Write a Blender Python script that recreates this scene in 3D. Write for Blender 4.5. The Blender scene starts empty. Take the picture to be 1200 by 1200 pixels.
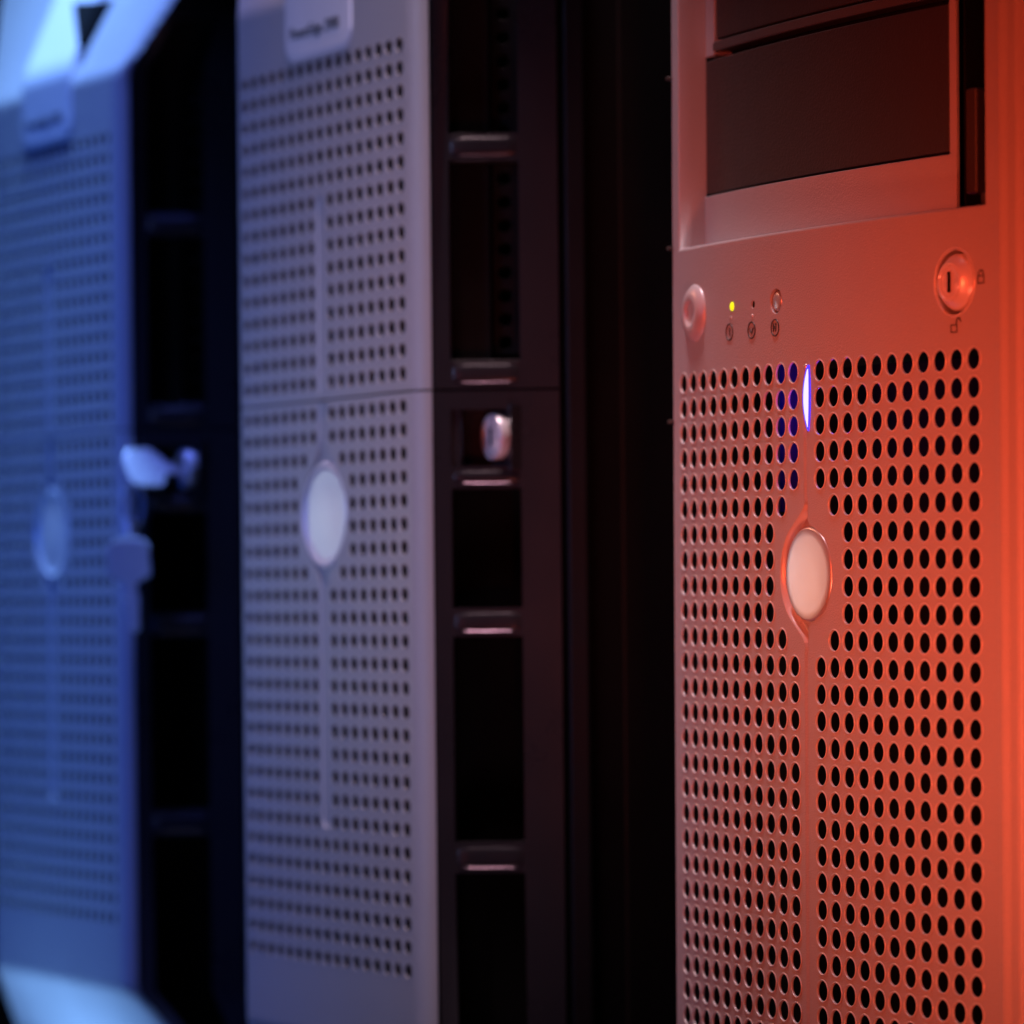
import bpy, bmesh, math
from mathutils import Vector

scene = bpy.context.scene
COL = scene.collection
R = math.radians
MM = 0.001

# ------------------------------------------------------------------ camera
EYE = 0.400                                    # camera height above the floor
cam_data = bpy.data.cameras.new('camera')
cam = bpy.data.objects.new('camera', cam_data)
COL.objects.link(cam)
scene.camera = cam
cam_data.sensor_width = 36.0
cam_data.lens = 5052.12 / 1200 * 36.0
cam_data.shift_y = 78.42 / 1200
cam_data.clip_start = 0.05
cam_data.clip_end = 60
cam.location = (0, 0, EYE)
cam.rotation_euler = (math.pi / 2, 0.00771, 0)
cam_data.dof.use_dof = True
cam_data.dof.focus_distance = 1.60
cam_data.dof.aperture_fstop = 8.0
cam_data.dof.aperture_blades = 0

# ------------------------------------------------------------------ world and light
world = bpy.data.worlds.new('World')
scene.world = world
world.use_nodes = True
bg = world.node_tree.nodes['Background']
bg.inputs[0].default_value = (0.25, 0.28, 0.5, 1)
bg.inputs[1].default_value = 0.01

def area(name, loc, target, size, power, color, size_y=None, spread=180):
    l = bpy.data.lights.new(name, 'AREA')
    l.energy = power
    l.color = color
    l.shape = 'RECTANGLE' if size_y else 'SQUARE'
    l.size = size
    if size_y:
        l.size_y = size_y
    l.spread = R(spread)
    o = bpy.data.objects.new(name, l)
    COL.objects.link(o)
    o.location = Vector(loc) + Vector((0, 0, EYE))
    d = Vector(target) - Vector(loc)
    o.rotation_euler = d.to_track_quat('-Z', 'Y').to_euler()
    return o

area('red_fill', (0.15, 0.85, -0.34), (0.185, 1.56, -0.03), 0.08, 0.13, (1.0, 0.14, 0.065), 0.08, 28)  # added light that tints the near tower red and lights its rims
area('rose_fill', (-0.32, 0.92, 0.02), (0.155, 1.535, 0.04), 0.14, 0.31, (1.0, 0.066, 0.020), 0.34, 37)  # added fill giving the near tower its red cast
area('rose_fill_low', (-0.33, 0.95, -0.30), (0.13, 1.57, -0.05), 0.10, 0.015, (1.0, 0.20, 0.11), 0.10, 42)  # added low light for highlights on the hole lips
area('peach_fill', (-0.62, 2.13, -0.06), (0.10, 1.61, -0.05), 0.14, 0.0044, (1.0, 0.46, 0.30), 0.22, 20)  # added where the badge and lock mirror it, for their pale sheen
area('peach_fill_high', (-0.56, 2.10, 0.42), (0.11, 1.60, -0.06), 0.12, 0.028, (1.0, 0.34, 0.19), 0.12, 26)  # added light for pale crescents on the raised hole rims
area('violet_fill', (-0.80, 1.30, 0.20), (-0.08, 1.91, 0.08), 0.20, 0.16, (0.35, 0.45, 1.0), 0.5, 32)  # added fill that turns the middle tower violet
area('blue_fill', (-1.15, 1.80, 0.10), (-0.28, 2.28, 0.0), 0.30, 0.44, (0.001, 0.085, 1.0), 0.6, 60)  # added light that tints the left tower blue
area('overhead_lamp', (-0.28, 2.229, 0.95), (-0.276, 2.231, 0.0), 0.14, 1.6, (0.22, 0.46, 1.0), 0.14, 44)
area('ceiling_lamp', (-0.065, 1.69, 1.20), (-0.005, 1.81, 0.0), 0.08, 0.65, (1.0, 0.68, 0.74), 0.30, 30)
area('ceiling_lamp_blue', (-0.300, 2.05, 1.20), (-0.17, 2.16, 0.0), 0.08, 0.45, (0.12, 0.18, 1.0), 0.3, 28)
area('sheen_fill', (-0.80, 2.44, 0.02), (-0.09, 1.90, 0.02), 0.10, 0.0028, (0.75, 0.86, 1.0), 0.16, 20)  # added for a reflection on the middle tower's badge
area('sheen_fill_blue', (-0.95, 2.80, 0.10), (-0.25, 2.26, 0.02), 0.12, 0.0022, (0.36, 0.66, 1.0), 0.30, 20)  # added for a reflection on the left tower's badge and label
area('floor_bounce', (-0.247, 2.2455, -0.390), (-0.245, 2.2465, -0.1), 0.12, 0.40, (0.22, 0.48, 1.0), 0.12, 100)  # added upward light in place of floor bounce on the bottom bevel
area('floor_bounce_pink', (-0.038, 1.60, -0.385), (-0.005, 1.80, 0.0), 0.06, 0.05, (1.0, 0.50, 0.66), 0.2, 50)  # added in place of a floor reflection under the rungs

scene.view_settings.view_transform = 'Standard'
scene.view_settings.look = 'None'
scene.view_settings.exposure = 0
scene.view_settings.gamma = 1
scene.cycles.use_denoising = True
scene.cycles.max_bounces = 8

# ------------------------------------------------------------------ materials
def material(name, color, rough=0.4, metal=0.0, grain=0.0, grain_scale=900.0, mottling=0.0,
             emit=None, emit_strength=0.0, spec=0.5, coat=0.0, dust=0.0):
    m = bpy.data.materials.new(name)
    m.use_nodes = True
    nt = m.node_tree
    b = nt.nodes['Principled BSDF']
    b.inputs['Base Color'].default_value = (*color, 1)
    b.inputs['Roughness'].default_value = rough
    b.inputs['Metallic'].default_value = metal
    b.inputs['Specular IOR Level'].default_value = spec
    b.inputs['Coat Weight'].default_value = coat
    if emit:
        b.inputs['Emission Color'].default_value = (*emit, 1)
        b.inputs['Emission Strength'].default_value = emit_strength
    tc = nt.nodes.new('ShaderNodeTexCoord')
    if grain > 0:
        n = nt.nodes.new('ShaderNodeTexNoise')
        n.inputs['Scale'].default_value = grain_scale
        n.inputs['Detail'].default_value = 3
        bp = nt.nodes.new('ShaderNodeBump')
        bp.inputs['Strength'].default_value = grain
        bp.inputs['Distance'].default_value = 0.0004
        nt.links.new(tc.outputs['Object'], n.inputs['Vector'])
        nt.links.new(n.outputs['Fac'], bp.inputs['Height'])
        nt.links.new(bp.outputs['Normal'], b.inputs['Normal'])
    if mottling > 0:
        n2 = nt.nodes.new('ShaderNodeTexNoise')
        n2.inputs['Scale'].default_value = 22
        n2.inputs['Detail'].default_value = 6
        n2.inputs['Roughness'].default_value = 0.65
        nt.links.new(tc.outputs['Object'], n2.inputs['Vector'])
        mr = nt.nodes.new('ShaderNodeMapRange')
        mr.inputs['From Min'].default_value = 0.3
        mr.inputs['From Max'].default_value = 0.7
        mr.inputs['To Min'].default_value = rough - mottling
        mr.inputs['To Max'].default_value = rough + mottling
        nt.links.new(n2.outputs['Fac'], mr.inputs['Value'])
        nt.links.new(mr.outputs['Result'], b.inputs['Roughness'])
        mx = nt.nodes.new('ShaderNodeMix')
        mx.data_type = 'RGBA'
        mx.inputs['A'].default_value = (*[c * 0.93 for c in color], 1)
        mx.inputs['B'].default_value = (*[min(1, c * 1.05) for c in color], 1)
        nt.links.new(n2.outputs['Fac'], mx.inputs['Factor'])
        nt.links.new(mx.outputs['Result'], b.inputs['Base Color'])
        if dust > 0:
            # sparse settled specks plus broad handling smears
            n3 = nt.nodes.new('ShaderNodeTexNoise')
            n3.inputs['Scale'].default_value = 1500
            n3.inputs['Detail'].default_value = 1
            nt.links.new(tc.outputs['Object'], n3.inputs['Vector'])
            cut = nt.nodes.new('ShaderNodeMapRange')
            cut.inputs['From Min'].default_value = 0.70
            cut.inputs['From Max'].default_value = 0.80
            cut.inputs['To Max'].default_value = dust
            nt.links.new(n3.outputs['Fac'], cut.inputs['Value'])
            mx2 = nt.nodes.new('ShaderNodeMix')
            mx2.data_type = 'RGBA'
            mx2.inputs['B'].default_value = (0.72, 0.70, 0.68, 1)
            nt.links.new(cut.outputs['Result'], mx2.inputs['Factor'])
            nt.links.new(mx.outputs['Result'], mx2.inputs['A'])
            nt.links.new(mx2.outputs['Result'], b.inputs['Base Color'])
    return m

SILVER = material('silver_plastic', (0.46, 0.46, 0.47), 0.38, 0.0, 0.5, 1500, 0.07, dust=0.55)
SATIN = material('satin_silver', (0.80, 0.80, 0.81), 0.30, 0.65, 0.08, 1500, 0.04)
BLACK = material('black_plastic', (0.022, 0.020, 0.023), 0.30, 0.0, 0.10, 1100, 0.05, spec=0.4)
RUNG_GLINT = material('rung_glint', (0.97, 0.93, 0.96), 0.24, 1.0, 0.04, 900, 0.03)  # bright metal on rung fillets only, adding glints to otherwise black bars
SIDE = material('black_steel', (0.006, 0.006, 0.007), 0.5, 0.0, 0.3, 700, 0.08, spec=0.15)
VOID = material('matt_black', (0.006, 0.006, 0.006), 0.9, spec=0.1)
BLANK = material('charcoal_blank', (0.044, 0.038, 0.035), 0.5, 0.0, 0.6, 1000, 0.08, dust=0.10)
BADGE = material('pale_badge', (0.90, 0.90, 0.92), 0.33, 0.30, 0.05, 900, 0.03)
LABEL = material('pale_label_plastic', (0.90, 0.90, 0.92), 0.25, 0.0, 0.05, 900, 0.03)
CHROME = material('chrome', (0.93, 0.93, 0.94), 0.30, 0.30, 0.03, 400, 0.05)
PRINT = material('grey_print', (0.05, 0.045, 0.045), 0.5)
INK = material('dark_lettering', (0.03, 0.035, 0.04), 0.6)
BUTTON = material('button_silver', (0.62, 0.62, 0.63), 0.36, 0.15, 0.1, 1300, 0.04)
EDGE = material('rim_highlight', (0.66, 0.65, 0.64), 0.26, 0.1, 0.1, 1300, 0.05)  # paler, glossier silver: highlight painted on hole rims and pocket wall
DIVIDER = material('dark_bay_trim', (0.085, 0.078, 0.075), 0.45, 0.0, 0.3, 1000, 0.05)
STEEL = material('key_steel', (0.90, 0.90, 0.92), 0.28, 0.35, 0.1, 700, 0.08)
RUBBER = material('black_rubber', (0.012, 0.012, 0.012), 0.8)
INNER = material('blue_glow_rib', (0.008, 0.010, 0.12), 0.7)  # blue put into the colour so the glow behind the holes stays blue
GREEN_LED = material('amber_green_led', (0.7, 0.8, 0.05), 0.3, emit=(0.75, 0.85, 0.0), emit_strength=1.1)
BLUE_CORE = material('blue_led_core', (0.3, 0.3, 0.6), 0.3, emit=(0.62, 0.64, 1.0), emit_strength=1.3)
BLUE_HALO = material('blue_led_halo', (0.02, 0.02, 0.2), 0.3, emit=(0.06, 0.04, 1.0), emit_strength=1.5)
FLOOR = material('dark_floor_tile', (0.07, 0.07, 0.075), 0.45, 0.0, 0.1, 300, 0.08)

# ------------------------------------------------------------------ mesh helpers (local axes: x = across, y = -outward, z = up; mm)
def V(u, w, z):
    return Vector((u * MM, -w * MM, z * MM))

def link(name, me, mat, parent=None):
    o = bpy.data.objects.new(name, me)
    COL.objects.link(o)
    me.materials.append(mat)
    if parent:
        o.parent = parent
    return o

def finish(name, bm, mat, parent=None, smooth=True, angle=40, merge=0.0, recalc=False):
    if merge:
        bmesh.ops.remove_doubles(bm, verts=bm.verts, dist=merge)
    if recalc:
        bmesh.ops.recalc_face_normals(bm, faces=bm.faces)
    me = bpy.data.meshes.new(name)
    bm.to_mesh(me)
    bm.free()
    if smooth:
        for p in me.polygons:
            p.use_smooth = True
        me.set_sharp_from_angle(angle=R(angle))
    return link(name, me, mat, parent)

def bevel_mod(o, width, seg=3, angle=35):
    m = o.modifiers.new('edges', 'BEVEL')
    m.width = width * MM
    m.segments = seg
    m.limit_method = 'ANGLE'
    m.angle_limit = R(angle)
    m.harden_normals = True
    return o

def add_box(bm, u0, u1, w0, w1, z0, z1):
    vs = [bm.verts.new(V(u, w, z)) for z in (z0, z1) for w in (w0, w1) for u in (u0, u1)]
    for f in ((0, 1, 3, 2), (4, 6, 7, 5), (0, 4, 5, 1), (2, 3, 7, 6), (0, 2, 6, 4), (1, 5, 7, 3)):
        bm.faces.new([vs[i] for i in f])

def box(name, u0, u1, w0, w1, z0, z1, mat, parent, bev=0.0):
    bm = bmesh.new()
    add_box(bm, u0, u1, w0, w1, z0, z1)
    bmesh.ops.recalc_face_normals(bm, faces=bm.faces)
    o = finish(name, bm, mat, parent)
    if bev:
        bevel_mod(o, bev)
    return o

def add_lathe(bm, profile, cu, cz, frame, n=64):
    """profile: list of (radius, outward); frame(u, z, out) -> Vector; closed to a point where radius is 0"""
    rings = []
    for r, out in profile:
        if r < 1e-6:
            rings.append([bm.verts.new(frame(cu, cz, out))])
        else:
            rings.append([bm.verts.new(frame(cu + r * math.cos(2 * math.pi * i / n), cz + r * math.sin(2 * math.pi * i / n), out)) for i in range(n)])
    for a, b in zip(rings, rings[1:]):
        for i in range(n):
            j = (i + 1) % n
            if len(a) == 1 and len(b) == 1:
                continue
            if len(b) == 1:
                bm.faces.new((a[i], a[j], b[0]))
            elif len(a) == 1:
                bm.faces.new((a[0], b[j], b[i]))
            else:
                bm.faces.new((a[i], a[j], b[j], b[i]))

def lathe(name, profile, cu, cz, frame, mat, parent, n=64, angle=40):
    bm = bmesh.new()
    add_lathe(bm, profile, cu, cz, frame, n)
    return finish(name, bm, mat, parent, angle=angle, recalc=True)

def add_tube(bm, pts, r, n=8, closed=False):
    pts = [Vector(p) for p in pts]
    rings = []
    m = len(pts)
    for i, p in enumerate(pts):
        a = pts[(i - 1) % m] if (closed or i) else p
        b = pts[(i + 1) % m] if (closed or i < m - 1) else p
        t = (b - a).normalized()
        ref = Vector((0, 1, 0)) if abs(t.y) < 0.9 else Vector((1, 0, 0))
        s = t.cross(ref).normalized()
        q = t.cross(s)
        rings.append([bm.verts.new(p + (s * math.cos(2 * math.pi * k / n) + q * math.sin(2 * math.pi * k / n)) * r) for k in range(n)])
    pairs = list(zip(rings, rings[1:]))
    if closed:
        pairs.append((rings[-1], rings[0]))
    for a, b in pairs:
        for k in range(n):
            bm.faces.new((a[k], a[(k + 1) % n], b[(k + 1) % n], b[k]))
    if not closed:
        bm.faces.new(rings[0][::-1])
        bm.faces.new(rings[-1])

class Sheet:
    """A curved front sheet: surf(a, z, depth) -> Vector, nrm(a, z) -> outward Vector.  Vertices on the plain face keep the exact normal."""
    def __init__(self, surf, nrm):
        self.bm = bmesh.new()
        self.flat = self.bm.verts.layers.int.new('flat')
        self.nl = self.bm.verts.layers.float_vector.new('nl')
        self.surf, self.nrm = surf, nrm
    def v(self, a, z, d=0.0, flat=True):
        x = self.bm.verts.new(self.surf(a, z, d))
        x[self.flat] = 1 if flat else 0
        if flat:
            x[self.nl] = self.nrm(a, z)
        return x
    def grid(self, al, zl, flat=True, disp=None):
        rows = []
        for z in zl:
            row = []
            for a in al:
                d = disp(a, z) if disp else 0.0
                row.append(self.v(a, z, d, flat and abs(d) < 1e-6))
            rows.append(row)
        for r0, r1 in zip(rows, rows[1:]):
            for i in range(len(al) - 1):
                self.bm.faces.new((r0[i], r0[i + 1], r1[i + 1], r1[i]))
    def hole(self, a0, a1, z0, z1, ac, zc, r, n=20, lip=0.35, thick=2.4, rim=0.0):
        angs = [2 * math.pi * (k + 0.5) / n for k in range(n)]
        outer, cuts = [], []
        for t in angs:
            c, s = math.cos(t), math.sin(t)
            ks = []
            if c > 1e-9: ks.append((a1 - ac) / c)
            if c < -1e-9: ks.append((a0 - ac) / c)
            if s > 1e-9: ks.append((z1 - zc) / s)
            if s < -1e-9: ks.append((z0 - zc) / s)
            k = min(ks)
            outer.append((ac + c * k, zc + s * k))
        ov = [self.v(*p) for p in outer]
        corners = []
        for (ca, cz) in ((a1, z1), (a0, z1), (a0, z0), (a1, z0)):
            corners.append((math.atan2(cz - zc, ca - ac) % (2 * math.pi), self.v(ca, cz)))
        if rim:
            prof = [(r + lip, 0.0, True), (r + lip * 0.86, -rim * 0.35, False), (r + lip * 0.6, -rim * 0.92, False), (r + lip * 0.35, -rim, False),
                    (r + lip * 0.1, -rim * 0.55, False), (r, 0.05, False), (r, thick, False)]
        else:
            prof = [(r + lip, 0.0, True), (r + lip * 0.62, lip * 0.08, False), (r + lip * 0.28, lip * 0.30, False), (r + lip * 0.06, lip * 0.68, False),
                    (r, lip * 1.1, False), (r, thick, False)]
        rings = [[self.v(ac + rr * math.cos(t), zc + rr * math.sin(t), d, fl) for t in angs] for rr, d, fl in prof]
        for k in range(n):
            j = (k + 1) % n
            lo, hi = angs[k], angs[j] if j else angs[0] + 2 * math.pi
            mid = [cv for ca, cv in corners if lo < ca < hi or lo < ca + 2 * math.pi < hi]
            self.bm.faces.new([rings[0][k], ov[k]] + mid + [ov[j], rings[0][j]])
            for q, (r0, r1) in enumerate(zip(rings, rings[1:])):
                f = self.bm.faces.new((r0[j], r1[j], r1[k], r0[k]))
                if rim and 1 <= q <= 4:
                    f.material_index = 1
    def done(self, name, mat, parent, mat2=None):
        bm = self.bm
        bmesh.ops.remove_doubles(bm, verts=bm.verts, dist=2e-6)
        bm.normal_update()
        norms = []
        for x in bm.verts:
            n = x[self.nl] if x[self.flat] else x.normal
            norms.append(tuple(n) if n.length > 0.5 else (0, -1, 0))
        me = bpy.data.meshes.new(name)
        bm.to_mesh(me)
        bm.free()
        for p in me.polygons:
            p.use_smooth = True
        me.normals_split_custom_set_from_vertices(norms)
        o = link(name, me, mat, parent)
        if mat2:
            me.materials.append(mat2)
        return o

def steps(lo, hi, st):
    n = max(1, round((hi - lo) / st))
    return [lo + (hi - lo) * i / n for i in range(n + 1)]

def pocket_strip(sh, A0, z0, z1, edge, depth, st, lipr=0.5):
    """centre strip -A0..A0 between z0 and z1 with a channel whose left / right edges are edge(z) and whose depth is depth(z)"""
    rows, deep = [], []
    for z in steps(z0, z1, st):
        L, W, Rr = edge(z)                      # outer left edge, left wall width, right edge
        D = depth(z)
        L = max(L, -A0 + 0.02); Rr = min(Rr, A0 - 0.02)
        pts = [(-A0, 0, True), ((-A0 + L) / 2, 0, True), (L, 0, True)]
        for q in (0.12, 0.3, 0.5, 0.7, 0.88, 1.0):
            pts.append((L + W * q, D * (q * q * (3 - 2 * q)), False))
        f0 = L + W
        f1 = max(Rr - 0.25, f0 + 0.02)
        for q in (0.33, 0.66, 1.0):
            pts.append((f0 + (f1 - f0) * q, D, False))
        pts += [(f1 + 0.2, D * 0.15, False), (f1 + 0.3, 0, True), ((f1 + 0.3 + A0) / 2, 0, True), (A0, 0, True)]
        rows.append([sh.v(a, z, d, fl) for a, d, fl in pts])
        deep.append(D)
    for r0, r1, D in zip(rows, rows[1:], deep):
        for i in range(len(r0) - 1):
            f = sh.bm.faces.new((r0[i], r0[i + 1], r1[i + 1], r1[i]))
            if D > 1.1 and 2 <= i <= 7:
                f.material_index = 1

def smooth01(x):
    x = min(1, max(0, x))
    return x * x * (3 - 2 * x)

def eye_half(dz, rad, tip, base):
    """half width of the eye-shaped pocket at height dz from the badge centre"""
    x = abs(dz)
    circ = math.sqrt(max(0.0, rad * rad - x * x))
    if x <= rad * 0.72:
        return max(circ, base)
    x0 = rad * 0.72
    y0 = math.sqrt(rad * rad - x0 * x0)
    t = min(1, (x - x0) / (tip - x0))
    m0 = -x0 / y0 * (tip - x0)
    h = y0 * (2 * t ** 3 - 3 * t ** 2 + 1) + m0 * (t ** 3 - 2 * t ** 2 + t) + base * (-2 * t ** 3 + 3 * t ** 2)
    return max(h, base)

def root(name, X, Y, zrow, yaw, tilt, label, category, group=None):
    """Empty at the tower's base; local z = 0 is the floor under it and the first hole row stands at zrow"""
    o = bpy.data.objects.new(name, None)
    COL.objects.link(o)
    o.empty_display_size = 0.05
    o.rotation_euler = (0, tilt, -yaw)
    up = o.rotation_euler.to_matrix() @ Vector((0, 0, 1))
    p = Vector((X, Y, EYE + zrow)) - up * (H0 * MM)
    o.location = p
    o['label'] = label
    o['category'] = category
    if group:
        o['group'] = group
    return o

# ------------------------------------------------------------------ floor
bm = bmesh.new()
bmesh.ops.create_grid(bm, x_segments=1, y_segments=1, size=3.0)
fl = finish('floor', bm, FLOOR, smooth=False)
fl.location = (-0.3, 2.0, 0)
fl['kind'] = 'structure'

# ================================================================== slim tower (middle and left)
H0 = 400 + 227.34            # height of the first hole row above the tower's base, mm
KA = 0.0776e-3               # slight bow of the face, 1/mm
AF, RA, TURN = 85.0, 12.0, R(60)
AE = AF + RA * TURN          # arc length at the end of the silver edge

def bend(x, r=3.5):
    if x < -r: return 0.0
    if x > r: return x
    return (x + r) ** 2 / (4 * r)

def drop(z):                                   # how far a level lies beyond the top or bottom bend
    return bend(z - 33) + bend(-430 - z)

def wz(z):
    return -0.43 * bend(z - 33) - 0.63 * bend(-430 - z)

def flare(z):                                  # the face widens where it folds back
    return 0.84 * min(drop(z), 72.0)

def slope(z):
    return (wz(z + 0.01) - wz(z - 0.01)) / 0.02

def profA(a):
    s = 1 if a >= 0 else -1
    b = abs(a)
    if b <= AF:
        return a, -KA * a * a / 2, KA * a
    u0, w0, t0 = AF, -KA * AF * AF / 2, KA * AF
    t = t0 + min(b - AF, AE - AF) / RA
    u = u0 + RA * (math.sin(t) - math.sin(t0))
    w = w0 - RA * (math.cos(t0) - math.cos(t))
    if b > AE:
        u += (b - AE) * math.cos(t)
        w -= (b - AE) * math.sin(t)
    return s * u, w, s * t

def surfA(a, z, d=0.0):
    u, w, t = profA(a)
    return V(u * (1 + flare(z) / 95.4) - d * math.sin(t), w + wz(z) - d * math.cos(t), z + H0)

def nrmA(a, z):
    t = profA(a)[2]
    k = slope(z)
    v = Vector((math.sin(t), -math.cos(t), -k * math.cos(t)))
    return v.normalized()

def rowA(r):
    return -10.0 * r if r < 15 else -10.0 * r - 4.0

BADGE_A = -198.5
LOCK_U = 103.6

def edgeA(z):
    h = eye_half(z - BADGE_A, 24.0, 31.0, 4.6)
    for end, sg in ((-57.0, 1), (-337.0, -1)):          # rounded ends of the channel
        q = (end - z) * sg
        if q < 4.6:
            h = min(h, math.sqrt(max(0.05, 4.6 ** 2 - (4.6 - max(q, 0.0)) ** 2)))
    return -h, 1.5, h

def depthA(z):
    d = 0.9 + 1.2 * (1 - smooth01((abs(z - BADGE_A) - 24) / 9))
    for end, sg in ((-57.0, 1), (-337.0, -1)):
        d *= smooth01((end - z) * sg / 1.5 + 0.02)
    return d

def bezelA(name, rows, zlo, zhi, parent, end_lip):
    sh = Sheet(surfA, nrmA)
    edge = [AF + (AE - AF) * i / 8 for i in range(9)]
    zr = [rowA(r) for r in rows]
    ztop, zbot = max(zr) + 5, min(zr) - 5
    # plain borders above and below the holes
    colsteps = steps(-AF, AF, 5)
    if zhi > ztop + 0.01:
        zl = steps(ztop, zhi if zhi < 20 else 27, 4) + ([28 + 1.0 * i for i in range(12)] + steps(42, zhi, 6)[0:] if zhi > 20 else [])
        zl = sorted(set(round(q, 4) for q in zl))
        sh.grid(colsteps, zl)
    else:
        zl = [ztop]
    if zlo < zbot - 0.01:
        zb = steps(-425, zbot, 4) if zlo < -420 else steps(zlo, zbot, 4)
        if zlo < -420:
            zb = steps(zlo, -438, 6) + [-437 + 1.0 * i for i in range(12)] + zb
        zb = sorted(set(round(q, 4) for q in zb))
        sh.grid(colsteps, zb)
    else:
        zb = [zbot]
    for r in rows:
        z = rowA(r)
        for c in range(-8, 9):
            m = 0 if 6 <= r <= 33 else -1
            if r in (17, 22): m = 1
            if 18 <= r <= 21: m = 2
            if abs(c) > m:
                sh.hole(c * 10 - 5, c * 10 + 5, z - 5, z + 5, c * 10, z, 3.15, 16, 0.5, 0.5, 0.1)
        sh.grid([-AF, -AF + 0.01], [z - 5, z + 5]); 
    for r in rows:                                       # centre channel, strip by strip
        z = rowA(r)
        if 6 <= r <= 33:
            A0 = 25 if 18 <= r <= 21 else 15 if r in (17, 22) else 5
            pocket_strip(sh, A0, z - 5, z + 5, edgeA, depthA, 0.5 if A0 > 5 or r in (6, 33) else 5)
    # rounded silver edges down both sides
    allz = sorted(set([round(q, 4) for q in zb] + [round(q, 4) for q in zl] + [round(zbot + 5 * i, 4) for i in range(int((ztop - zbot) / 5) + 1)]))
    for s in (1, -1):
        al = [s * e for e in edge]
        if s < 0:
            al = al[::-1]
        sh.grid(al, allz)
        # returned edge
        rows_ = []
        for z in allz:
            rows_.append([sh.v(s * AE, z, 0.0, True), sh.v(s * AE, z, 2.5, False)])
        for r0, r1 in zip(rows_, rows_[1:]):
            f = (r0[0], r0[1], r1[1], r1[0])
            sh.bm.faces.new(f if s > 0 else f[::-1])
    # returned lip at the joint between the two bezels
    al = [-e for e in edge[::-1]] + colsteps[1:-1] + edge
    for z in end_lip:
        r0 = [sh.v(a, z, 0.0, True) for a in al]
        r1 = [sh.v(a, z, 4.0, False) for a in al]
        for i in range(len(al) - 1):
            f = (r0[i], r0[i + 1], r1[i + 1], r1[i])
            sh.bm.faces.new(f if z > -148 else f[::-1])
    return sh.done(name, SILVER, parent, SILVER)

B_DIR = (math.cos(TURN + KA * AF), -math.sin(TURN + KA * AF))
B_OUT = (math.sin(TURN + KA * AF), math.cos(TURN + KA * AF))
SLOTS_UP = [(-39.5, 58.0), (-135.5, -50.5)]
SLOTS_LOW = [(-180.0, -156.0), (-240.0, -189.5), (-339.0, -252.0), (-452.0, -352.0)]

def flank_pt(b, z, d, s):
    u, w, _ = profA(AE)
    k = max(0.0, 1 - b / 54.0)
    u += B_DIR[0] * b - B_OUT[0] * d + flare(z) * k
    w += B_DIR[1] * b - B_OUT[1] * d + wz(z) * (0.35 + 0.65 * k)
    return V(s * u, w, z + H0)

def flankA(name, slots, zlo, zhi, s, parent):
    zs = sorted(set([zlo, zhi] + [q for p in slots for q in p] + [q for q in (33, 67, -430, -464) if zlo < q < zhi]))
    bs = [0.7, 8.0, 37.5, 54.0]
    bm = bmesh.new()
    vs = {}
    def gv(i, j):
        if (i, j) not in vs:
            vs[i, j] = bm.verts.new(flank_pt(bs[i], zs[j], 0, s))
        return vs[i, j]
    for j in range(len(zs) - 1):
        mid = (zs[j] + zs[j + 1]) / 2
        inside = [p for p in slots if p[0] < mid < p[1]]
        for i in range(len(bs) - 1):
            if inside and i == 1:
                continue
            f = (gv(i, j), gv(i + 1, j), gv(i + 1, j + 1), gv(i, j + 1))
            bm.faces.new(f if s > 0 else f[::-1])
    res = bmesh.ops.extrude_face_region(bm, geom=bm.faces[:])
    off = Vector((-s * B_OUT[0], B_OUT[1], 0)) * 10 * MM
    bmesh.ops.translate(bm, verts=[g for g in res['geom'] if isinstance(g, bmesh.types.BMVert)], vec=off)
    bmesh.ops.recalc_face_normals(bm, faces=bm.faces)
    bmesh.ops.dissolve_limit(bm, angle_limit=R(1), verts=bm.verts, edges=bm.edges)
    o = finish(name, bm, BLACK, parent)
    return bevel_mod(o, 4.2, 6, 40)

def flank_plate(name, b0, b1, d0, d1, z0, z1, s, mat, parent, bev=0.0):
    """a slab lying behind the flank, between depths d0 < d1"""
    zs = sorted(set([z0, z1] + [q for q in (33, -430) if z0 < q < z1]))
    bm = bmesh.new()
    rings = []
    for z in zs:
        rings.append([bm.verts.new(flank_pt(b, z, d, s)) for b, d in ((b0, d0), (b1, d0), (b1, d1), (b0, d1))])
    for r0, r1 in zip(rings, rings[1:]):
        for k in range(4):
            bm.faces.new((r0[k], r0[(k + 1) % 4], r1[(k + 1) % 4], r1[k]))
    bm.faces.new(rings[0]); bm.faces.new(rings[-1])
    bmesh.ops.recalc_face_normals(bm, faces=bm.faces)
    o = finish(name, bm, mat, parent)
    if bev:
        bevel_mod(o, bev)
    return o

RUNGS = [(-51.0, -39.0), (-146.9, -135.0), (-189.5, -180.0), (-252.0, -240.0), (-352.0, -339.0)]

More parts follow.
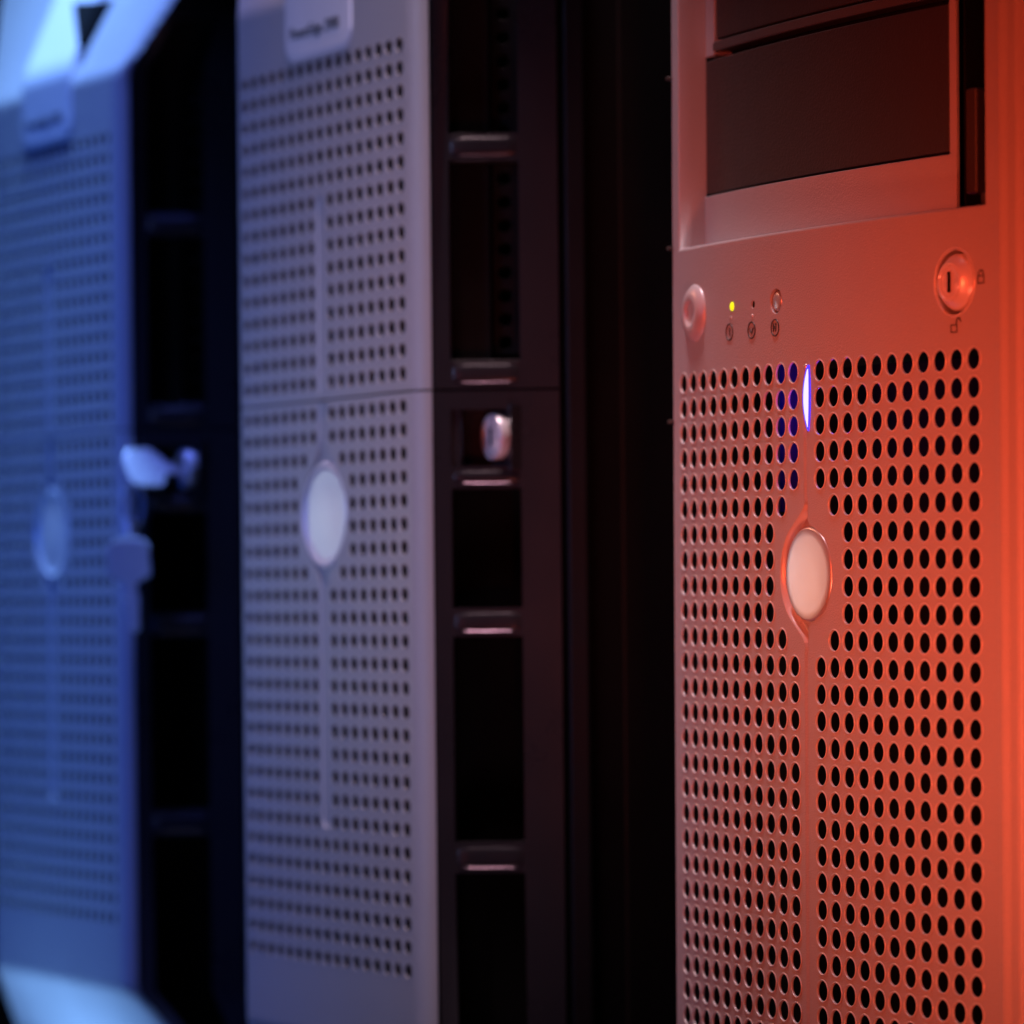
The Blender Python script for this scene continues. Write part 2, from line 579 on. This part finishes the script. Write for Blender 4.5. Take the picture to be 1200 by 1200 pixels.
def rung(z0, z1, s, parent):
    """rounded bar across a vent opening, standing just proud of the frame, its ends rounded down into it"""
    bm = bmesh.new()
    prof = []
    r = 4.2
    for cd, cz, t0 in ((r, z1 - r, 90), (r, z0 + r, 180)):
        for i in range(8):
            t = R(t0 + 90 * i / 7)
            prof.append((cd + r * math.cos(t), cz + r * math.sin(t)))
    prof = [(10.0, z1)] + prof + [(10.0, z0)]
    rows = []
    for b, sink in ((6.2, 4.5), (6.8, 2.2), (8.2, 0.4), (9.6, -0.35), (14, -0.5), (23, -0.5), (32, -0.5), (36.2, -0.35), (37.6, 0.4), (38.8, 2.2), (39.4, 4.5)):
        zc = (z0 + z1) / 2
        k = 1 - 0.05 * max(0, sink)
        rows.append([bm.verts.new(flank_pt(b, zc + (z - zc) * k, d + sink, s)) for d, z in prof])
    for r0, r1 in zip(rows, rows[1:]):
        for i in range(len(prof) - 1):
            f = bm.faces.new((r0[i], r0[i + 1], r1[i + 1], r1[i]))
            f.material_index = 0 if 1 <= i <= 5 or 11 <= i <= 15 else 1
    o = finish('vent_rung', bm, RUNG_GLINT, parent, recalc=True, angle=60)
    o.data.materials.append(BLACK)
    return o

def frameA(u, z, out):
    return V(u, out - KA * u * u / 2, z + H0)

def plateA(a, z, up):
    """surface of the folded label plate: stays upright past the bezel's own bend, then rolls back"""
    top = -0.43 * bend(z - 42, 7)
    low = wz(z)
    f = smooth01(up / 0.9)
    return V(a, (low * (1 - f) + top * f) - KA * a * a / 2 + up, z + H0)

def build_slim(rt):
    bezelA('upper_bezel', list(range(15)), -147.3, 106.0, rt, [-147.3])
    bezelA('lower_bezel', list(range(15, 40)), -505.0, -148.2, rt, [-148.2])
    box('inner_backing', -84, 84, -40, -14, H0 - 429, H0 + 30, VOID, rt)
    for s in (1, -1):
        flankA('upper_vent_frame', SLOTS_UP, -147.2, 104.0, s, rt)
        flankA('lower_vent_frame', SLOTS_LOW, -500.0, -148.3, s, rt)
        flank_plate('vent_backing', 1, 53, 26, 34, -470, 60, s, VOID, rt)
        flank_plate('lock_pocket_jamb', 6, 12.5, 1.2, 9, -183, -153, s, BLACK, rt, 1.0)
        flank_plate('lock_pocket_floor', 8, 40, 12, 14, -184, -152, s, BLACK, rt)
        for z0, z1 in RUNGS:
            rung(z0, z1, s, rt)
        for z0, z1 in SLOTS_UP:
            flank_plate('vent_baffle', 2, 25, 12, 15, z0 - 2, z1 + 2, s, SIDE, rt, 0.8)
        # perforated sheet seen at the back of the upper vents
        sh = Sheet(lambda a, z, d=0.0: flank_pt(a, z, 16 + d, s), lambda a, z: Vector((s * B_OUT[0], -B_OUT[1], 0)))
        for r in range(-6, 18):
            z = -10.0 * r - 30 + 3
            if z > 28 or z < -136: continue
            for c in (31.0, 41.0):
                if s > 0:
                    sh.hole(c - 5, c + 5, z - 5, z + 5, c, z, 3.0, 12, 0.4, 1.5)
        if s > 0:
            sh.done('vent_mesh', SIDE, rt)
        else:
            sh.bm.free()
        flank_plate('side_trim', 56.5, 66, -1.5, 8, -440, 44, s, SIDE, rt, 2.0)
    # chassis with folded steel side panel
    c = box('chassis', -123.5, 123.5, -520, -82, 18, H0 + 100, SIDE, rt, 2.0)
    box('side_cover', -122.6, 122.6, -82.1, -57, H0 - 428, H0 + 31, SIDE, rt)
    # badge: domed disc with a raised rim in the eye-shaped pocket
    bd = lathe('badge', [(0, -0.6), (8, -0.65), (15, -0.85), (19.5, -1.1), (20.3, -0.9), (21.2, -0.2), (22.0, 0.1), (22.8, -0.1), (23.2, -0.8), (23.3, -2.4)],
               0.6, BADGE_A, frameA, BADGE, rt, 72, 60)
    # label plate folded over the bend
    bm = bmesh.new()
    rows = []
    ny = 90
    for i in range(ny + 1):
        z = 4.5 + (98 - 4.5) * i / ny
        half = 34.5
        q = z - 4.5
        if q < 9:
            half = 34.5 - 9 + math.sqrt(max(0, 81 - (9 - q) ** 2))
        row = []
        for e, d in ((-1.0, -0.0), (-0.985, -0.6), (-0.96, -0.9), (-0.92, -1.0), (-0.6, -1.0), (-0.3, -1.0), (0, -1.0), (0.3, -1.0), (0.6, -1.0), (0.92, -1.0), (0.96, -0.9), (0.985, -0.6), (1.0, 0.0)):
            k = min(1, math.sqrt(max(0, q) / 1.6)) if q < 1.6 else 1
            a = e * half
            # the plate bulges over the bend as a rounded roll
            p = plateA(a, z, -d * k)
            row.append(bm.verts.new(p))
        rows.append(row)
    for r0, r1 in zip(rows, rows[1:]):
        for i in range(len(r0) - 1):
            bm.faces.new((r0[i], r0[i + 1], r1[i + 1], r1[i]))
    plate = finish('label_plate', bm, LABEL, rt, angle=70)
    cu = bpy.data.curves.new('lettering', 'FONT')
    cu.body = 'PowerEdge 2900'
    cu.align_x = 'CENTER'; cu.align_y = 'CENTER'
    cu.size = 7.4 * MM
    cu.extrude = 0.1 * MM
    cu.offset = 0.05 * MM
    cu.materials.append(INK)
    tmp = bpy.data.objects.new('lettering_curve', cu)
    me = bpy.data.meshes.new_from_object(tmp)
    bpy.data.objects.remove(tmp)
    t = bpy.data.objects.new('lettering', me)
    COL.objects.link(t)
    t.parent = plate
    t.location = V(-2.0, 1.15, H0 + 16.5)
    t.rotation_euler = (math.pi / 2, 0, 0)
    # black wedge standing in for the shaded gap at the latch on the top bevel
    bm = bmesh.new()
    tri = [(38.0, 51.0), (39.5, 75.0), (2.0, 79.0)]
    lo = [bm.verts.new(surfA(a * 0.9, z)) for a, z in tri]
    hi = [bm.verts.new(plateA(a, z, 1.4)) for a, z in tri]
    bm.faces.new(hi)
    for k in range(len(tri)):
        bm.faces.new((lo[k], lo[(k + 1) % len(tri)], hi[(k + 1) % len(tri)], hi[k]))
    bmesh.ops.recalc_face_normals(bm, faces=bm.faces)
    finish('latch_gap_shade', bm, VOID, plate)
    # cam lock in the square pocket of the right-hand flank
    lf = lambda u, z, out: V(u, out, z + H0)
    lk = lathe('lock_barrel', [(0, -30.0), (5.6, -30.0), (5.9, -30.6), (6.6, -30.6), (6.9, -29.8), (8.6, -29.6), (9.6, -30.0), (10.0, -31.0), (10.0, -33.5), (9.6, -34.2), (9.6, -38)],
               LOCK_U, -167.6, lf, CHROME, rt, 48)
    bm = bmesh.new()
    add_box(bm, LOCK_U - 0.6, LOCK_U + 0.6, -30.02, -29.7, -167.6 - 3.4 + H0, -167.6 + 3.4 + H0)
    bmesh.ops.recalc_face_normals(bm, faces=bm.faces)
    finish('keyway', bm, VOID, lk)
    box('lock_pocket_wall', 93.0, 114.0, -42, -34.3, H0 - 181.5, H0 - 154.5, BLACK, rt)
    for u in (-105, 105):
        for w in (-90, -440):
            lathe('foot', [(0, 0), (15, 0), (16, 2), (14, 19)], u, w, lambda x, y, o: V(x, y, o), RUBBER, rt, 24)

def copy_tower(src, dst):
    for ch in [o for o in bpy.data.objects if o.parent is src]:
        c = ch.copy()
        COL.objects.link(c)
        c.parent = dst
        for g in [o for o in bpy.data.objects if o.parent is ch]:
            d = g.copy()
            COL.objects.link(d)
            d.parent = c

mid = root('server_tower', -0.08362, 1.90417, 0.22734, 1.08672, -0.00481,
           'silver and black tower server in purple light, standing between the other two towers', 'server', 'tower servers in a row')
build_slim(mid)
left = root('server_tower', -0.24071, 2.24914, 0.22386, 1.08711, -0.00481,
            'blurred blue-lit silver and black tower server with keys hanging in its lock', 'server', 'tower servers in a row')
copy_tower(mid, left)

# ================================================================== keys in the far tower's lock
keys = bpy.data.objects.new('key_bunch', None)
COL.objects.link(keys)
keys.matrix_world = left.matrix_world
keys.location = left.location
keys.rotation_euler = left.rotation_euler
keys['label'] = 'bunch of steel keys on a ring hanging from the lock of the blue-lit tower'
keys['category'] = 'keys'

def key_mesh(name, o, along, up, thick_dir, parent, head=22.0, blade=26.0):
    """flat key: bow (head) then shoulder and toothed blade along -along from o"""
    o, al, upv, th = Vector(o), Vector(along), Vector(up), Vector(thick_dir)
    out = []
    h = head / 2
    bow = [(0, 3.2), (1.5, 6.5), (4, h), (head - 5, h), (head - 1.5, h - 2.5), (head, h - 6)]
    pts = [(x, y) for x, y in bow] + [(x, -y) for x, y in bow[::-1]]
    bl = [(0, -3.2), (-4, -3.2), (-6, -4.2), (-8, -4.2)]
    x = -8
    teeth = [-2.2, -3.4, -1.6, -2.8, -1.4, -3.0]
    for k, t in enumerate(teeth):
        bl.append((x - (blade - 10) * (k + 0.7) / len(teeth), t))
    bl += [(-blade, 0.4), (-blade + 2, 3.0), (-8, 4.2), (-6, 4.2), (-4, 3.2)]
    pts += bl[1:]
    bm = bmesh.new()
    lo = [bm.verts.new((o + al * x + upv * y - th * 1.1) * MM) for x, y in pts]
    hi = [bm.verts.new((o + al * x + upv * y + th * 1.1) * MM) for x, y in pts]
    bm.faces.new(lo[::-1]); bm.faces.new(hi)
    n = len(pts)
    for k in range(n):
        bm.faces.new((lo[k], lo[(k + 1) % n], hi[(k + 1) % n], hi[k]))
    bmesh.ops.recalc_face_normals(bm, faces=bm.faces)
    ob = finish(name, bm, STEEL, parent)
    bevel_mod(ob, 0.5, 2)
    return ob

zk = -167.8 + H0
# local axes in mm: x across, y = -outward
key_mesh('key', (LOCK_U, 30.0 - 9.0, zk + 0.5), (0, -1, 0), (-0.5, 0, 0.866), (0.866, 0, 0.5), keys, 22, 16)
ring_c = Vector((LOCK_U, 30.0 - 27.0, zk - 18.0))
bm = bmesh.new()
add_tube(bm, [(ring_c + Vector((3.0 * math.sin(t), 4.5 * math.sin(t) , 11.5 * math.cos(t)))) * MM for t in [2 * math.pi * i / 40 for i in range(40)]], 1.1 * MM, 8, True)
finish('ring', bm, STEEL, keys, recalc=True)
key_mesh('key', (LOCK_U + 1.5, 30.0 - 29.0, zk - 57.5), (0.05, -0.10, 0.99), (0.71, 0.70, 0.04), (0.7, -0.71, -0.08), keys, 23, 25)
lathe('key_collar', [(0, 4), (2.6, 4), (2.6, -4), (0, -4)], LOCK_U, zk - 28.5, lambda u, z, out: Vector((u, z * 0 + 30.0 - 28.5 + (z - (zk - 28.5)), zk - 29 + out)) * MM, CHROME, keys, 20)

# ================================================================== wide tower (near, red)
H0 = 400 + 76.38
KB = 0.96467e-3

def profB(a):
    if -121.5 <= a <= 122:
        t = a * KB
        return math.sin(t) / KB, -(1 - math.cos(t)) / KB, t
    if a > 122:
        t0 = 122 * KB
        u0, w0 = math.sin(t0) / KB, -(1 - math.cos(t0)) / KB
        rr = 26.0
        x = a - 122
        t = t0 + x / rr
        u = u0 + rr * (math.sin(t) - math.sin(t0))
        w = w0 - rr * (math.cos(t0) - math.cos(t))
        rip = 0.34 * math.sin(2 * math.pi * (x - 1.0) / 7.4) * smooth01(x / 2)
        dr = 0.34 * 2 * math.pi / 7.4 * math.cos(2 * math.pi * (x - 1.0) / 7.4) * smooth01(x / 2)
        return u + rip * math.sin(t), w + rip * math.cos(t), t - math.atan(dr)
    t0 = -121.5 * KB
    u0, w0 = math.sin(t0) / KB, -(1 - math.cos(t0)) / KB
    rr = 2.2
    t = t0 - min((-121.5 - a) / rr, R(84))
    u = u0 + rr * (math.sin(t) - math.sin(t0))
    w = w0 - rr * (math.cos(t0) - math.cos(t))
    return u, w, t

def surfB(a, z, d=0.0):
    u, w, t = profB(a)
    return V(u - d * math.sin(t), w - d * math.cos(t), z + H0)

def nrmB(a, z):
    t = profB(a)[2]
    return Vector((math.sin(t), -math.cos(t), 0))

BADGE_B = -75.5
def edgeB(z):
    h = eye_half(z - BADGE_B, 21.6, 28.5, 0.7)
    q = smooth01((abs(z - BADGE_B) - 23) / 7)
    L = -h - 2.0 * q                           # the channel's soft left slope runs out of the pocket wall
    hr = eye_half(z - BADGE_B, 18.6, 20.5, 0.7)
    return L, 3.3 * (1 - q) + 2.3 * q, hr

def depthB(z):
    q = smooth01((abs(z - BADGE_B) - 18) / 11)
    return 3.1 * (1 - q) + 0.5 * q

LEDGE = 53.6
TOPB = 205.0
wide = root('server_tower', 0.11017, 1.60609, 0.07638, 1.13161, 0.00455,
            'sharp red-lit silver tower server with drive bays, round key lock and blue light', 'server', 'tower servers in a row')
NROWS = 31
sh = Sheet(surfB, nrmB)
left_edge = [-121.5 - 2.2 * R(84) * i / 6 for i in range(7)][::-1]
right_edge = [122 + 40.0 * i / 48 for i in range(49)]
# holes
for r in range(NROWS):
    z = -10.0 * r
    for c in range(-11, 12):
        m = 0
        if r in (5, 10): m = 1
        if 6 <= r <= 9: m = 2
        if abs(c) > m:
            sh.hole(c * 10 - 5, c * 10 + 5, z - 5, z + 5, c * 10, z, 3.72, 24, 0.8, 0.55, 0.36)
    if r >= 5:
        A0 = 25 if 6 <= r <= 9 else 15 if r in (5, 10) else 5
        pocket_strip(sh, A0, z - 5, z + 5, edgeB, depthB, 0.5 if A0 > 5 else 2.5)
    else:
        pocket_strip(sh, 5, z - 5, z + 5, edgeB, (lambda q: depthB(q) * smooth01((3.5 - q) / 5)), 1.0)
zb = -10.0 * (NROWS - 1) - 5
zlow = -318.0
colB = steps(-115, 115, 5)
sh.grid(colB, steps(zlow, zb, 5))
# control strip above the holes, with real openings for lock, lamps and button
openings = [(-62.0, 27.8, 1.9, 0.25), (-43.0, 27.5, 1.45, 0.3), (-23.7, 27.6, 4.5, 0.5), (99.0, 27.4, 11.6, 0.9)]
spans = [(-70, -54), (-51, -35), (-33, -15), (85, 113)]
zlo_, zhi_ = 11.4, 43.4
xs = [-115] + [q for p in spans for q in p] + [115]
sh.grid(colB, [5, 8.2, zlo_])
sh.grid(colB, [zhi_, 48.5, LEDGE - 1.2])
for (a0, a1), (ac, zc, r, lip) in zip(spans, openings):
    sh.hole(a0, a1, zlo_, zhi_, ac, zc, r, 48, lip, 7.0 if r > 4 else 2.5)
for a0, a1 in [(-115, -70), (-54, -51), (-35, -33), (-15, 85), (113, 115)]:
    sh.grid(steps(a0, a1, 5), [zlo_, 27.4, zhi_])
# side strips
zall = steps(zlow, zb, 5) + [zb + 5 * i for i in range(1, int((5 - zb) / 5) + 1)] + [8.2, zlo_, 27.4, zhi_, 48.5, LEDGE - 1.2]
zall = sorted(set(round(q, 4) for q in zall))
sh.grid(left_edge + [-118.5, -115], zall)
sh.grid([115, 117.5], zall)
sh.grid([117.5, 119.5, 122] + right_edge[1:], zall + [LEDGE, 75, 100, 125, 150, 175, TOPB])
# top of the lower panel: small round over, then the ledge going back
aw = [-118.5] + colB + [117.5]
prev = None
for dz, d in ((0, 0), (0.55, 0.1), (0.95, 0.4), (1.2, 1.0), (1.2, 13)):
    row = [sh.v(a, LEDGE - 1.2 + dz, d, dz == 0) for a in aw]
    if prev:
        for i in range(len(aw) - 1):
            sh.bm.faces.new((prev[i], prev[i + 1], row[i + 1], row[i]))
    prev = row
# left rail beside the drive bays
al = left_edge + [-118.5, -116.0]
zr = [LEDGE - 1.2, LEDGE, 75, 100, 125, 150, 175, TOPB]
sh.grid(al, zr)
rows = [[sh.v(-116.0, z, 0, True), sh.v(-115.4, z, 0.3, False), sh.v(-115.0, z, 1.0, False), sh.v(-114.9, z, 6, False), sh.v(-114.8, z, 12, False)] for z in zr]
for r0, r1 in zip(rows, rows[1:]):
    for i in range(4):
        sh.bm.faces.new((r0[i], r0[i + 1], r1[i + 1], r1[i]))
# right rail, inner wall of the tall slot
rows = [[sh.v(117.5, z, 20, False), sh.v(117.5, z, 1.2, False), sh.v(117.9, z, 0.3, False), sh.v(118.8, z, 0, True)] for z in zr]
for r0, r1 in zip(rows, rows[1:]):
    for i in range(3):
        sh.bm.faces.new((r0[i], r0[i + 1], r1[i + 1], r1[i]))
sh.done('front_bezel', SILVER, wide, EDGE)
# top cap of the bezel
bm = bmesh.new()
fr = [bm.verts.new(surfB(a, TOPB)) for a in [-123.0, -118.5] + colB + [117.5] + right_edge[1::4]]
bk = [bm.verts.new(Vector((v.co.x, 0.075, v.co.z))) for v in fr]
for i in range(len(fr) - 1):
    bm.faces.new((fr[i], fr[i + 1], bk[i + 1], bk[i]))
finish('bezel_top', bm, SILVER, wide, recalc=True)

# drive bay: recessed silver frame, slabs follow the bow of the panel
def curved_slab(name, a0, a1, z0, z1, d0, d1, mat, parent, bev=0.4, n=24):
    bm = bmesh.new()
    rings = []
    for i in range(n + 1):
        a = a0 + (a1 - a0) * i / n
        rings.append([bm.verts.new(surfB(a, z, d)) for z, d in ((z0, d0), (z1, d0), (z1, d1), (z0, d1))])
    for r0, r1 in zip(rings, rings[1:]):
        for k in range(4):
            bm.faces.new((r0[k], r0[(k + 1) % 4], r1[(k + 1) % 4], r1[k]))
    bm.faces.new(rings[0]); bm.faces.new(rings[-1])
    bmesh.ops.recalc_face_normals(bm, faces=bm.faces)
    o = finish(name, bm, mat, parent)
    if bev:
        bevel_mod(o, bev, 2)
    return o

curved_slab('bay_sill', -114.9, 85.6, LEDGE - 6, 74.4, 11.0, 12.6, SILVER, wide, 0.3)
curved_slab('bay_post', 81.3, 85.6, 74.2, TOPB, 11.1, 12.6, SILVER, wide, 0.3, 3)
curved_slab('slot_wall', 81.5, 85.8, LEDGE - 5, TOPB - 1, 15.2, 31.0, VOID, wide, 0, 3)
curved_slab('drive_blank', -114.0, 80.2, 75.4, 128.2, 11.6, 16.0, BLANK, wide, 0.5)
curved_slab('bay_divider', -114.9, 81.2, 131.4, 135.2, 11.8, 20.0, DIVIDER, wide, 0.5)
curved_slab('bay_stile', -114.9, -106.0, 129.8, TOPB, 11.8, 20.0, SILVER, wide, 0.5, 3)
curved_slab('drive_blank', -105.2, 80.2, 136.2, 176.0, 12.6, 20.0, BLANK, wide, 0.5)
curved_slab('bay_divider', -106.0, 81.2, 177.4, 181.0, 11.8, 20.0, DIVIDER, wide, 0.5)
curved_slab('drive_blank', -105.2, 80.2, 182.2, TOPB - 1.5, 12.6, 20.0, BLANK, wide, 0.5)
curved_slab('bay_backing', -114.9, 86.0, 74.5, TOPB - 1, 22.0, 26.0, VOID, wide, 0)
# tall slot with its latch bar
curved_slab('slot_floor', 84.0, 119.0, LEDGE - 1, TOPB - 1, 31.0, 34.0, VOID, wide, 0, 6)
curved_slab('slot_foot', 86.2, 117.2, LEDGE - 1.1, LEDGE + 1.0, 10.0, 30.0, BLANK, wide, 0.3, 6)
curved_slab('latch_bar', 86.6, 93.5, LEDGE + 6.0, 97.5, 14.0, 30.0, BLANK, wide, 1.2, 3)
curved_slab('latch_bar', 89.0, 96.0, 99.0, TOPB - 3, 20.0, 30.0, SIDE, wide, 1.2, 3)
curved_slab('latch_foot', 93.8, 108.0, LEDGE + 1.2, LEDGE + 7.0, 15.0, 30.0, BLANK, wide, 1.5, 4)

# inside: dark backing and an added rib, coloured blue, that catches the blue lamp
curved_slab('inner_backing', -118, 120, -316, 4, 40, 42, VOID, wide, 0)
curved_slab('strip_backing', -118, 116.5, 4, LEDGE - 3, 9.2, 11, VOID, wide, 0)
box('chassis', -121, 121, -520, -60, 18, H0 + TOPB - 6, SIDE, wide, 2.0)
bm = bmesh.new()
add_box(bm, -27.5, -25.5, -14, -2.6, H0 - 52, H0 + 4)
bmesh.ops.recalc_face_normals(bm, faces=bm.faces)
finish('light_catcher', bm, INNER, wide)
for u in (-100, 100):
    for w in (-90, -460):
        lathe('foot', [(0, 0), (15, 0), (16, 2), (14, 19)], u, w, lambda x, y, o: V(x, y, o), RUBBER, wide, 24)
box('plinth', -119, 122, -62, -20, 18, 24, SIDE, wide, 1.0)

def frameB(u, z, out):
    return surfB(u, z, -out)

# badge
lathe('badge', [(0, 0.55), (8, 0.52), (14, 0.44), (16.7, 0.36), (17.1, 0.25), (17.4, 0.0), (17.5, -0.4), (17.4, -3.0)],
      0.9, BADGE_B, frameB, SATIN, wide, 96, 60)
# power button: dished dome in a raised collar
lathe('power_button', [(0, 1.5), (3.0, 1.5), (4.2, 1.6), (4.5, 2.1), (5.0, 2.6), (5.8, 2.75), (7.6, 2.5), (9.6, 1.7), (10.8, 0.7), (11.3, 0.0), (11.3, -1)],
      -98.2, 27.2, frameB, BUTTON, wide, 64, 60)
# status lamps and small button
lathe('status_light', [(0, 0.55), (0.9, 0.4), (1.5, 0.0), (1.75, -0.7), (1.75, -3)], -62.0, 27.8, frameB, GREEN_LED, wide, 24, 60)
lathe('well_shade', [(0, -0.55), (1.5, -0.55), (1.5, -2.0)], -43.0, 27.5, frameB, VOID, wide, 24)  # black disc put in as the shade inside this opening
lathe('button', [(0, -0.2), (2.6, -0.25), (3.4, -0.5), (3.8, -1.1), (3.85, -6)], -23.7, 27.6, frameB, SATIN, wide, 40, 50)
# key lock
lk = lathe('key_lock', [(0, 2.0), (3.6, 2.0), (3.75, 1.7), (4.1, 1.7), (4.25, 2.1), (5.6, 2.2), (5.75, 1.95), (6.0, 1.95), (6.2, 2.3), (6.7, 2.3), (7.1, 2.1), (9.6, -0.7), (10.1, -1.6), (10.1, -9)],
           99.0, 27.4, frameB, CHROME, wide, 72, 35)
lathe('lock_bezel', [(11.4, -1.0), (11.45, 0.1), (11.7, 0.35), (12.0, 0.3), (12.3, 0.0), (12.4, -0.3)], 99.0, 27.4, frameB, EDGE, wide, 72, 60)  # pale ring carries the painted lip highlight round the lock
bm = bmesh.new()
add_box(bm, 98.98 - 0.75, 98.98 + 0.75, 0, 0.4, 0, 1)
for v in bm.verts:
    k = v.co.z / MM
    a = v.co.x / MM
    o_ = -v.co.y / MM
    v.co = frameB(a, 27.4 + (k - 0.5) * 7.4, 2.05 + o_)
bmesh.ops.recalc_face_normals(bm, faces=bm.faces)
finish('keyway', bm, VOID, lk)

# engraved symbols, all in low relief
def relief(name, strokes, ca, cz, parent, r=0.32, rot=0.0, out=0.05, mat=PRINT):
    bm = bmesh.new()
    c, s = math.cos(rot), math.sin(rot)
    for pts, closed in strokes:
        P = [frameB(ca + x * c - y * s, cz + x * s + y * c, out) for x, y in pts]
        add_tube(bm, P, r * MM, 6, closed)
    return finish(name, bm, mat, parent, recalc=True)

def circle(x, y, r, n=28, t0=0.0, t1=360.0):
    full = abs(t1 - t0) >= 360
    k = n if full else n + 1
    return ([(x + r * math.cos(R(t0 + (t1 - t0) * i / n)), y + r * math.sin(R(t0 + (t1 - t0) * i / n))) for i in range(k)], full)

relief('symbol', [circle(0, 0, 3.1), ([(0.2, -1.6), (0.2, 1.6)], False)], -64.0, 18.0, wide)
relief('symbol', [circle(0, 0, 3.1), ([(-1.5, 0.6), (0.0, -1.2), (1.5, 0.9)], False)], -44.1, 17.7, wide)
relief('symbol', [circle(0, 0, 3.1), ([(-1.1, -1.5), (-1.1, 1.4), (0.8, -1.4), (0.8, 1.6)], False)], -24.3, 17.6, wide)
body = ([(-1.7, -2.2), (1.7, -2.2), (1.7, 0.3), (-1.7, 0.3)], True)
relief('padlock_symbol', [body, ([(-1.2, 0.3), (-1.2, 1.4), (-0.6, 2.3), (0.6, 2.3), (1.2, 1.4), (1.2, 0.3)], False)], 114.6, 28.4, wide, 0.3)
relief('padlock_symbol', [body, ([(1.3, 0.3), (1.5, 1.8), (2.3, 2.7), (3.4, 2.5), (3.9, 1.4)], False)], 98.9, 12.0, wide, 0.3)
for ca, cz in ((-62.8, 23.4), (-43.6, 23.1)):
    lathe('raised_dot', [(0, 0.45), (0.5, 0.35), (0.8, 0.0), (0.85, -0.3)], ca, cz, frameB, SATIN, wide, 16, 60)

# blue light pipe in the head of the channel
def crescent(name, grow, out, mat, parent):
    bm = bmesh.new()
    n = 28
    rows = []
    for i in range(n + 1):
        t = i / n
        z = 0.9 + grow - (21.6 + 2 * grow) * t
        bulge = math.sin(math.pi * t) ** 0.75
        aL = 2.0 - grow * 0.3 - (4.0 + grow * 0.7) * bulge
        aR = 2.2 + grow * 0.3 + (0.9 + grow * 0.6) * bulge - 0.5 * t
        m = (aL + aR) / 2
        rows.append([bm.verts.new(frameB(a, z, o)) for a, o in ((aL, -0.5), (aL + (m - aL) * 0.3, out * 0.8), (m, out), (aR - (aR - m) * 0.3, out * 0.8), (aR, -0.5))])
    for r0, r1 in zip(rows, rows[1:]):
        for i in range(4):
            bm.faces.new((r0[i], r0[i + 1], r1[i + 1], r1[i]))
    return finish(name, bm, mat, parent, recalc=True, angle=80)
lens = crescent('light_lens', 0.0, 0.75, BLUE_CORE, wide)
crescent('lens_halo', 1.5, 0.42, BLUE_HALO, lens)  # glowing border drawn wider than the lens as its halo
lathe('raised_dot', [(0, 0.8), (0.7, 0.6), (1.1, 0.1), (1.2, -0.3)], -0.3, 1.9, frameB, SATIN, wide, 16, 60)
pl = bpy.data.lights.new('blue_lamp_inside', 'POINT')
pl.energy = 0.010
pl.color = (0.06, 0.02, 1.0)
pl.shadow_soft_size = 0.002
plo = bpy.data.objects.new('blue_lamp_inside', pl)
COL.objects.link(plo)
plo.parent = wide
plo.location = surfB(-1, -12, 9)

# small clips down the hidden left side of the bezel
for z in (122.0, 54.3, -14.8):
    bm = bmesh.new()
    add_box(bm, -124.0, -121.0, -8.0, -5.5, H0 + z - 0.8, H0 + z + 0.8)
    bmesh.ops.recalc_face_normals(bm, faces=bm.faces)
    bevel_mod(finish('clip', bm, BLANK, wide), 0.4)
